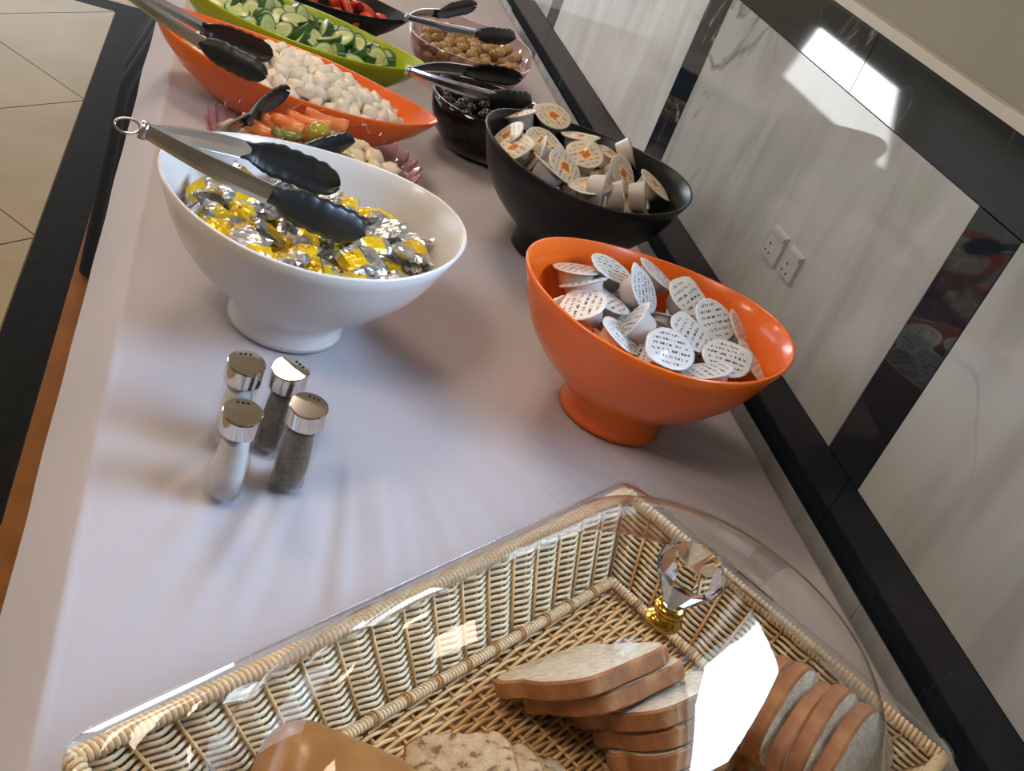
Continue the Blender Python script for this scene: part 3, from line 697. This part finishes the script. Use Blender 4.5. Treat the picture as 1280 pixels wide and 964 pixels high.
# tomato wedges
def wedge_mesh():
    p = MB(); n = 12; rr = []
    for k in range(n + 1):
        th = math.pi * k / n; c, s = math.cos(th), math.sin(th)
        rr.append([(.028 * c, 0, 0), (.028 * c, .020 * s, -.001), (.028 * c, .017 * s, .011 * s), (.028 * c, .010 * s, .018 * s), (.028 * c, .001 * s, .021 * s)])
    p.rings(rr, 0, True, True); me = p.mesh('tomato_wedge', m_tom); return me
tw = wedge_mesh()
for q in heap(BK, BANG, .19, .075, lambda u, v, r: TT + .058 + .022 * (1 - r * r), 34, .030, 61):
    M4 = rnd_frame(.9, rnd); M4.translation = q; single(tw, 'tomato_wedge', M4, 'red tomato wedge in the black boat-shaped bowl', 'tomato', 'tomato wedges')

# pickled vegetables
def stick(name, m, L_, r0, seed):
    p = MB(); K = 8; p.rings([[( -L_ / 2 + L_ * k / K, r0 * math.cos(a) * (1.0 if k not in (0, K) else .8), r0 * math.sin(a) * (1.0 if k not in (0, K) else .8) + .003 * math.sin(k * .5 + seed)) for a in [2 * math.pi * j / 8 + .4 for j in range(8)]] for k in range(K + 1)], 0, True, True)
    return p.mesh(name, m)
car = [stick('carrot_stick', m_carrot, .075, .0105, 1), stick('carrot_stick', m_carrot, .060, .0095, 3)]
for px, py, z, rz in [(352, 155, .858, -14), (385, 152, .862, -8), (328, 162, .855, -20), (408, 150, .856, 2), (372, 163, .856, -10)]:
    M4 = Matrix.Rotation(R(rz), 4, 'Z') @ Matrix.Rotation(R(rnd.uniform(-8, 8)), 4, 'Y'); M4.translation = at(px, py, z)
    single(rnd.choice(car), 'carrot_stick', M4, 'orange pickled carrot stick in the pink cut-glass dish', 'carrot', 'pickled carrot sticks')
M4 = rnd_frame(.2, rnd); M4.translation = at(398, 167, .862)
single(blob('pickled_fruit', m_pickol, .019, .017, .0165, 2, .08), 'pickled_fruit', M4, 'big yellow-green pickled olive in the middle of the pink dish', 'pickle', None)
pale = [blob('pickled_piece', m_pale, .017, .013, .010, s, .5) for s in (1, 4, 8)]; grn = blob('pickled_pepper', m_pickgr, .024, .010, .008, 3, .4)
PP = [(262, 148), (280, 155), (300, 160)]
for q in heap(PD, 0, .116, .098, lambda u, v, r: TT + .086 - .010 * r, 46, .021, 71):
    M4 = rnd_frame(.6, rnd); M4.translation = q; single(rnd.choice(pale), 'pickled_piece', M4, 'pale pickled vegetable piece in the pink cut-glass dish', 'pickle', 'pale pickled pieces')
for px, py in ((345, 166), (360, 170), (430, 200)):
    M4 = rnd_frame(.3, rnd); M4.translation = at(px, py, .856); single(grn, 'pickled_pepper', M4, 'dull green pickled pepper strip in the pink cut-glass dish', 'pickle', 'green pickled strips')
for q in heap(PD, 0, .105, .088, lambda u, v, r: TT + .056, 26, .024, 72):
    M4 = rnd_frame(.6, rnd); M4.translation = q; single(rnd.choice(pale), 'pickled_piece', M4, 'pale pickled vegetable piece in the pink cut-glass dish', 'pickle', 'pale pickled pieces')

# ------------------------------------------------------------------ shakers
def shaker(px, py, spin, fill, label):
    c = at(px, py, TT); t = empty('shaker', c, label, 'shaker', 'glass shakers', spin)
    out = [(.0150, 0), (.0182, .0015), (.0190, .005), (.0186, .030), (.0172, .052), (.0160, .062), (.0160, .068), (.0168, .0695), (.0168, .0725), (.0155, .074), (.0155, .080)]
    p = MB(); p.lathe(out, 40, 0, True, False); p.lathe([(r - .0033, max(z, .006)) for r, z in out], 40, 0, True, False); p.build('glass_body', m_glass, t)
    lvl = .070 if fill is m_pepper else .066
    pr = [(r - .0036, max(z, .0065)) for r, z in out if z <= lvl] + [(.0126, lvl + .001)]
    p = MB(); p.lathe(pr, 32, 0, True, True); p.build('salt_fill' if fill is m_salt else 'pepper_fill', fill, t)
    p = MB(); n = 48; rings = [[(r * math.cos(2 * math.pi * k / n), r * math.sin(2 * math.pi * k / n), z) for k in range(n)] for r, z in ((.0163, .0755), (.0176, .0757), (.0178, .0765), (.0178, .090))]
    # top: level part in front, sloping facet with the holes behind the chord
    def tz(y): return .0975 - max(0, .0035 - y) * .20
    rings.append([(.0178 * math.cos(a), .0178 * math.sin(a), tz(.0178 * math.sin(a)) - .0012) for a in [2 * math.pi * k / n for k in range(n)]])
    for s in (.95, .7, .45, .2, .02): rings.append([(.0178 * s * math.cos(a), .0178 * s * math.sin(a), tz(.0178 * s * math.sin(a))) for a in [2 * math.pi * k / n for k in range(n)]])
    p.rings(rings, 0, False, True); cp = p.build('cap', m_chrome, t); sharp(cp.data, 28)
    for hx in (-.0045, 0, .0045):
        p = MB(); p.lathe([(.0001, .0004), (.0015, .0003), (.0015, -.001)], 12); h = p.build('pour_hole', m_hole, cp); h.location = (hx, .0108, tz(.0108) + .0001); h.rotation_euler = (0, 0, 0)
shaker(277, 618, R(2), m_salt, 'front glass salt shaker with chrome cap, in front of the other salt shaker')
shaker(357, 606, R(-25), m_pepper, 'front glass pepper shaker, nearest the bread basket')
shaker(283, 553, R(8), m_salt, 'rear glass salt shaker, nearer the white bowl')
shaker(336, 559, R(-50), m_pepper, 'rear glass pepper shaker, its cap turned away from the others')

# ------------------------------------------------------------------ bread basket
BA = Vector((.010, .423, TT)); UX = Vector((.813, .583, 0)).normalized(); VY = Vector((UX.y, -UX.x, 0))
BL, BW, BH = .578, .360, .082
def bk(u, v, z): return BA + UX * u + VY * v + Vector((0, 0, z))
bc = bk(BL / 2, BW / 2, 0)
BSGN = 1
basket = empty('wicker_basket', bc, 'rectangular pale wicker bread basket under the clear cover', 'basket')
IN = .044; ZB = .010
top = [(0, 0), (BL, 0), (BL, BW), (0, BW)]; bot = [(IN, IN), (BL - IN, IN), (BL - IN, BW - IN), (IN, BW - IN)]
def lb(u, v, z): return bk(u, v, z) - bc
for k in range(4):
    (t0, t1), (b0, b1) = (top[k], top[(k + 1) % 4]), (bot[k], bot[(k + 1) % 4])
    Lk = math.hypot(t1[0] - t0[0], t1[1] - t0[1]); ns = 2 * round(Lk / .034); nr = 15
    def wp(s, h):
        u = (b0[0] + (b1[0] - b0[0]) * s) * (1 - h) + (t0[0] + (t1[0] - t0[0]) * s) * h; v = (b0[1] + (b1[1] - b0[1]) * s) * (1 - h) + (t0[1] + (t1[1] - t0[1]) * s) * h
        return lb(u, v, ZB + (BH - .008 - ZB) * h)
    e1 = (wp(1, .5) - wp(0, .5)).normalized(); e2 = (wp(.5, 1) - wp(.5, 0)).normalized(); nrm = e1.cross(e2).normalized()
    p = MB()
    for r_ in range(nr):
        h = (r_ + .5) / nr
        p.tube([wp(i / (ns * 4), h + .006 * math.sin(math.pi * i / 4)) - nrm * (.0034 * math.cos(math.pi * i / 4)) for i in range(ns * 4 + 1)], .00185, 5)
    p.build('side_weave', m_wicker, basket, fix=False)['kind'] = 'stuff'
    p = MB()
    for i in range(ns + 1): p.tube([wp(i / ns, 0), wp(i / ns, 1)], .0015, 5)
    p.build('side_stakes', m_wickerb, basket, fix=False)['kind'] = 'stuff'
    p = MB(); p.grid(1, 1, lambda i, j: wp(i, j) - nrm * (BSGN * .0085)); p.grid(1, 1, lambda i, j: wp(i, j) - nrm * (BSGN * .0070)); p.build('gap_shade_sheet', m_shadeboard, basket, smooth=False)  # dark sheets added outside the weave so its gaps look shaded
# bottom weave
p = MB(); nr = 58; ns = round((BL - 2 * IN) / .0215)
for r_ in range(nr):
    v = IN + (BW - 2 * IN) * (r_ + .5) / nr
    p.tube([lb(IN + (BL - 2 * IN) * i / (ns * 4), v, ZB + .0028 * math.cos(math.pi * i / 4 + math.pi * r_)) for i in range(ns * 4 + 1)], .0018, 5)
p.build('bottom_weave', m_wickerb, basket, fix=False)['kind'] = 'stuff'
p = MB()
for i in range(ns + 1): p.tube([lb(IN + (BL - 2 * IN) * i / ns, IN, ZB), lb(IN + (BL - 2 * IN) * i / ns, BW - IN, ZB)], .0017, 5)
p.build('bottom_stakes', m_wickerb, basket, fix=False)['kind'] = 'stuff'
p = MB(); q0 = [lb(*b_, .0008) for b_ in bot]; q1 = [lb(*b_, .0030) for b_ in bot]; p.add(q0 + q1, [(0, 1, 2, 3), (4, 5, 6, 7), (0, 1, 5, 4), (1, 2, 6, 5), (2, 3, 7, 6), (3, 0, 4, 7)]); p.build('base_board', m_shadeboard, basket, smooth=False)
def coil(path_pts, core, wire, pitch, name, mm, par):
    p = MB(); p.tube(path_pts, core, 8); p.build(name + '_core', m_wickerb, par)
    p = MB(); a, b = Vector(path_pts[0]), Vector(path_pts[-1]); L_ = (b - a).length; d = (b - a).normalized(); x = d.orthogonal().normalized(); y = d.cross(x)
    n = int(L_ / pitch); K = 8
    p.tube([a + d * (L_ * i / (n * K)) + (x * math.cos(2 * math.pi * i / K) + y * math.sin(2 * math.pi * i / K)) * core for i in range(n * K + 1)], wire, 5)
    q = p.build(name, mm, par, fix=False); q['kind'] = 'stuff'; return q
for k in range(4):
    a, b = top[k], top[(k + 1) % 4]; coil([lb(*a, BH - .006), lb(*b, BH - .006)], .0050, .0019, .0044, 'rim_binding', m_wicker, basket)
    a, b = bot[k], bot[(k + 1) % 4]; ia = lambda q: (q[0] + (.004 if q[0] < .2 else -.004), q[1] + (.004 if q[1] < .2 else -.004))
    a, b = ia(a), ia(b); rail = coil([lb(*a, ZB + .009), lb(*b, ZB + .009)], .0040, .0014, .0034, 'foot_rail', m_wicker, basket)
    Lr = math.hypot(b[0] - a[0], b[1] - a[1]); nb = round(Lr / .034)
    for i in range(1, nb):
        s = i / nb; c = lb(a[0] + (b[0] - a[0]) * s, a[1] + (b[1] - a[1]) * s, ZB + .009); d = (lb(*b, 0) - lb(*a, 0)).normalized(); y = Vector((0, 0, 1)).cross(d)
        p = MB()
        for off in (-.0016, .0016): p.tube([c + d * (off + .0014 * math.sin(t_)) + (y * math.cos(t_) + Vector((0, 0, 1)) * math.sin(t_)) * .0056 for t_ in [2 * math.pi * j / 10 for j in range(10)]], .0010, 5, closed=True)
        p.build('cane_tie', m_cane, basket, fix=False)

# clear cover with crystal knob
cover = empty('basket_cover', bk(BL / 2, BW / 2, BH), 'clear domed acrylic cover with a crystal knob, over the bread basket', 'cover')
cc = Vector(cover.location); ang = math.atan2(UX.y, UX.x); cover.rotation_euler = (0, 0, ang)
def rrect(hl, hw, rad, z, n=14):
    out = []
    for cx, cy_, a0 in ((hl - rad, hw - rad, 0), (-hl + rad, hw - rad, 90), (-hl + rad, -hw + rad, 180), (hl - rad, -hw + rad, 270)):
        for k in range(n):
            a = R(a0 + 90 * k / (n - 1)); out.append((cx + rad * math.cos(a), cy_ + rad * math.sin(a), z))
    return out
HL, HW, HD = BL / 2 + .008, BW / 2 + .008, .136
DIN, DRAD, DPW, DPZ = .022, .135, .64, 1.2
def dome(off, zo):
    rs = []
    K = 26
    for k in range(K + 1):
        th = R(90 * k / K); s = math.cos(th) ** DPW; z = HD * math.sin(th) ** DPZ
        rs.append(rrect(max(.002, (HL - DIN - off) * s), max(.0015, (HW - DIN - off) * s), max(.0014, (DRAD + .03 * math.sin(th)) * s), .003 + z - zo, 12))
    return rs
p = MB(); rs = [rrect(HL, HW, .02, -.006, 12), rrect(HL + .001, HW + .001, .021, -.002, 12), rrect(HL, HW, .02, .0035, 12), rrect(HL - .010, HW - .010, .04, .0035, 12)]
p.rings(rs + dome(0, 0), 0, False, True); p.build('dome', m_acrylic, cover)
p = MB(); p.tube([Vector(q) for q in rrect(HL + .0005, HW + .0005, .02, .0036, 10)], .0011, 6, closed=True); p.build('edge_bead', m_acrylic, cover)
kz = .003 + HD
p = MB(); p.lathe([(.012, 0), (.0125, .003), (.009, .005), (.0075, .008), (.010, .0105), (.0105, .013), (.008, .015)], 24, 0, True, True); kb = p.build('knob_base', m_gold, cover); kb.location = (0, 0, kz)
p = MB(); n = 10
def poly(r, z, ph): return [(r * math.cos(2 * math.pi * (k + ph) / n), r * math.sin(2 * math.pi * (k + ph) / n), z) for k in range(n)]
A_, B_, C_, D_ = poly(.0062, 0, 0), poly(.0235, .028, 0), poly(.0235, .032, .5), poly(.015, .042, 0)
vs = A_ + B_ + C_ + D_; fs = [tuple(range(n))[::-1], tuple(range(3 * n, 4 * n))]
for k in range(n):
    j = (k + 1) % n
    fs += [(k, j, n + j, n + k), (n + k, n + j, 2 * n + k), (n + j, 2 * n + j, 2 * n + k), (2 * n + k, 2 * n + j, 3 * n + j), (2 * n + k, 3 * n + j, 3 * n + k)]
p.add(vs, fs); kn = p.build('crystal_knob', m_crystal, cover, smooth=False); kn.location = (0, 0, kz + .0152)

# bread
def slice_mesh(name, W_, H_, th, face, crust, seed=0):
    p = MB(); n = 48
    def outline(s, z):
        out = []
        for k in range(n):
            a = 2 * math.pi * k / n; c, s_ = math.cos(a), math.sin(a); pw = 5
            f = (abs(c) ** pw + abs(s_) ** pw) ** (-1 / pw)
            x, y = c * f, s_ * f
            x *= 1 - .07 * math.exp(-((y - .28) / .2) ** 2) + .02 * noise.noise((a, seed, 0)) + .02 * noise.noise((a * 7, seed, 4))
            y *= 1 + (.08 * (1 - x * x) if y > 0 else 0)
            out.append((x * W_ / 2 * s, y * H_ / 2 * s, z + .0008 * noise.noise((x * 2, y * 2, seed))))
        return out
    h = th / 2
    p.rings([outline(.02, h), outline(.5, h), outline(.955, h)], 0, True)
    p.rings([outline(.955, h), outline(1, h * .75), outline(1.004, 0), outline(1, -h * .75), outline(.955, -h)], 1)
    p.rings([outline(.955, -h), outline(.5, -h), outline(.02, -h)], 0, False, True)
    me = p.mesh(name, [face, crust]); bm = bmesh.new(); bm.from_mesh(me); bmesh.ops.remove_doubles(bm, verts=bm.verts, dist=1e-6); bm.to_mesh(me); bm.free(); sharp(me, 40); return me
toast = [slice_mesh('bread_slice', .116, .112, .0155, m_crumb, m_crust, s) for s in (1, 2)]
toastS = [slice_mesh('bread_slice', .092, .090, .0150, m_crumb, m_crust, s) for s in (4, 6)]
grain = slice_mesh('grain_slice', .085, .078, .012, m_graincrumb, m_crust, 3)
def bslice(me, corner, ex, ey, label, group, name='bread_slice', W_=.116, H_=.112, turn=0, ky=1):
    """corner = the shared front corner; ex, ey = the two edge directions leaving it"""
    ex = Vector(ex).normalized(); ey = Vector(ey); ey = (ey - ex * ey.dot(ex)).normalized(); n = ex.cross(ey)
    M4 = Matrix((ex, ey, n)).transposed().to_4x4() @ Matrix.Rotation(turn, 4, 'Z')
    M4 = M4 @ Matrix.Diagonal((1, ky, 1, 1)); M4.translation = Vector(corner) + ex * (W_ / 2) + ey * (H_ * ky / 2) - n * .0078
    return single(me, name, M4, label, 'bread', group)
exA, eyA = (.096, .052, -.004), (-.048, .057, -.080)
eA = Vector(exA).normalized(); yA = (Vector(eyA) - eA * Vector(eyA).dot(eA)).normalized(); nA = eA.cross(yA)
F1 = at(727, 853, .862)
bslice(toast[0], F1, exA, eyA, 'white bread slice on top of the leaning slices, nearest the knob', 'white bread slices')
bslice(toast[1], F1 - nA * .0162 + eA * .014, exA, eyA, 'white bread slice second from the top, under the topmost slice', 'white bread slices', ky=.88)
F2 = at(822, 893, .856)
lab = ['third', 'fourth', 'fifth', 'sixth']
for k in range(4):
    bslice(toast[k % 2], F2 - nA * (.0162 * k) + eA * (.004 * (k % 2)), exA, eyA, 'white bread slice, %s down in the middle leaning stack' % lab[k], 'white bread slices', ky=.93 - .14 * k)
nC = facing(.70, -18)
for k in range(6):
    M4 = frame(nC, spin=R(38 + (0, 5, -4, 3, -2, 6)[k])); M4.translation = at(1022, 938, .824) + nC * (.0162 * (2 - k)) + cam_u * ((0, .006, -.003, .005, 0, .004)[k]) - cam_r * (.004 * k) + Vector((0, 0, .0042 * k - .004))
    single(toastS[k % 2], 'bread_slice', M4, 'bread slice leaning at the wall end of the basket, %s from the wall' % ['first', 'second', 'third', 'fourth', 'fifth', 'sixth'][k], 'bread', 'slices at the wall end')
for k, (px, py, z) in enumerate([(575, 975, .794), (612, 988, .788), (650, 1000, .782)]):
    M4 = frame(Vector((-.30 + .1 * k, .2, 1)), spin=R(30 + 14 * k)); M4.translation = at(px, py, z)
    single(grain, 'grain_slice', M4, 'speckled brown grain slice beside the bun, %s from it' % ['first', 'second', 'third'][k], 'bread', 'grain slices')
# large flat bun with a pale cut side
p = MB(); K = 16; rs = []
for k in range(K + 1):
    q = k / K; th = R(-35 + 125 * q); s = math.cos(th) ** .55 if q < 1 else .01
    rs.append(rrect(max(.001, .075 * s), max(.001, .058 * s), max(.0008, .026 * s), .042 * math.sin(th) + .024, 8))
p.rings(rs, 0, True, True); bun = p.build('bread_bun', m_bun); bun.location = at(372, 1030, .82) - Vector((0, 0, .044)) + UX * .012 + VY * .010; bun.rotation_euler = (R(8), R(-4), R(72))
tag(bun, 'glossy brown bread bun at the near corner of the basket', 'bread')
p = MB(); p.rings([rrect(.060, .024, .020, 0, 8), rrect(.060, .024, .020, .012, 8)], 0, True, True)
ct = p.build('cut_side', m_crumb, bun); ct.location = (0, -.052, .030); ct.rotation_euler = (R(78), 0, 0)
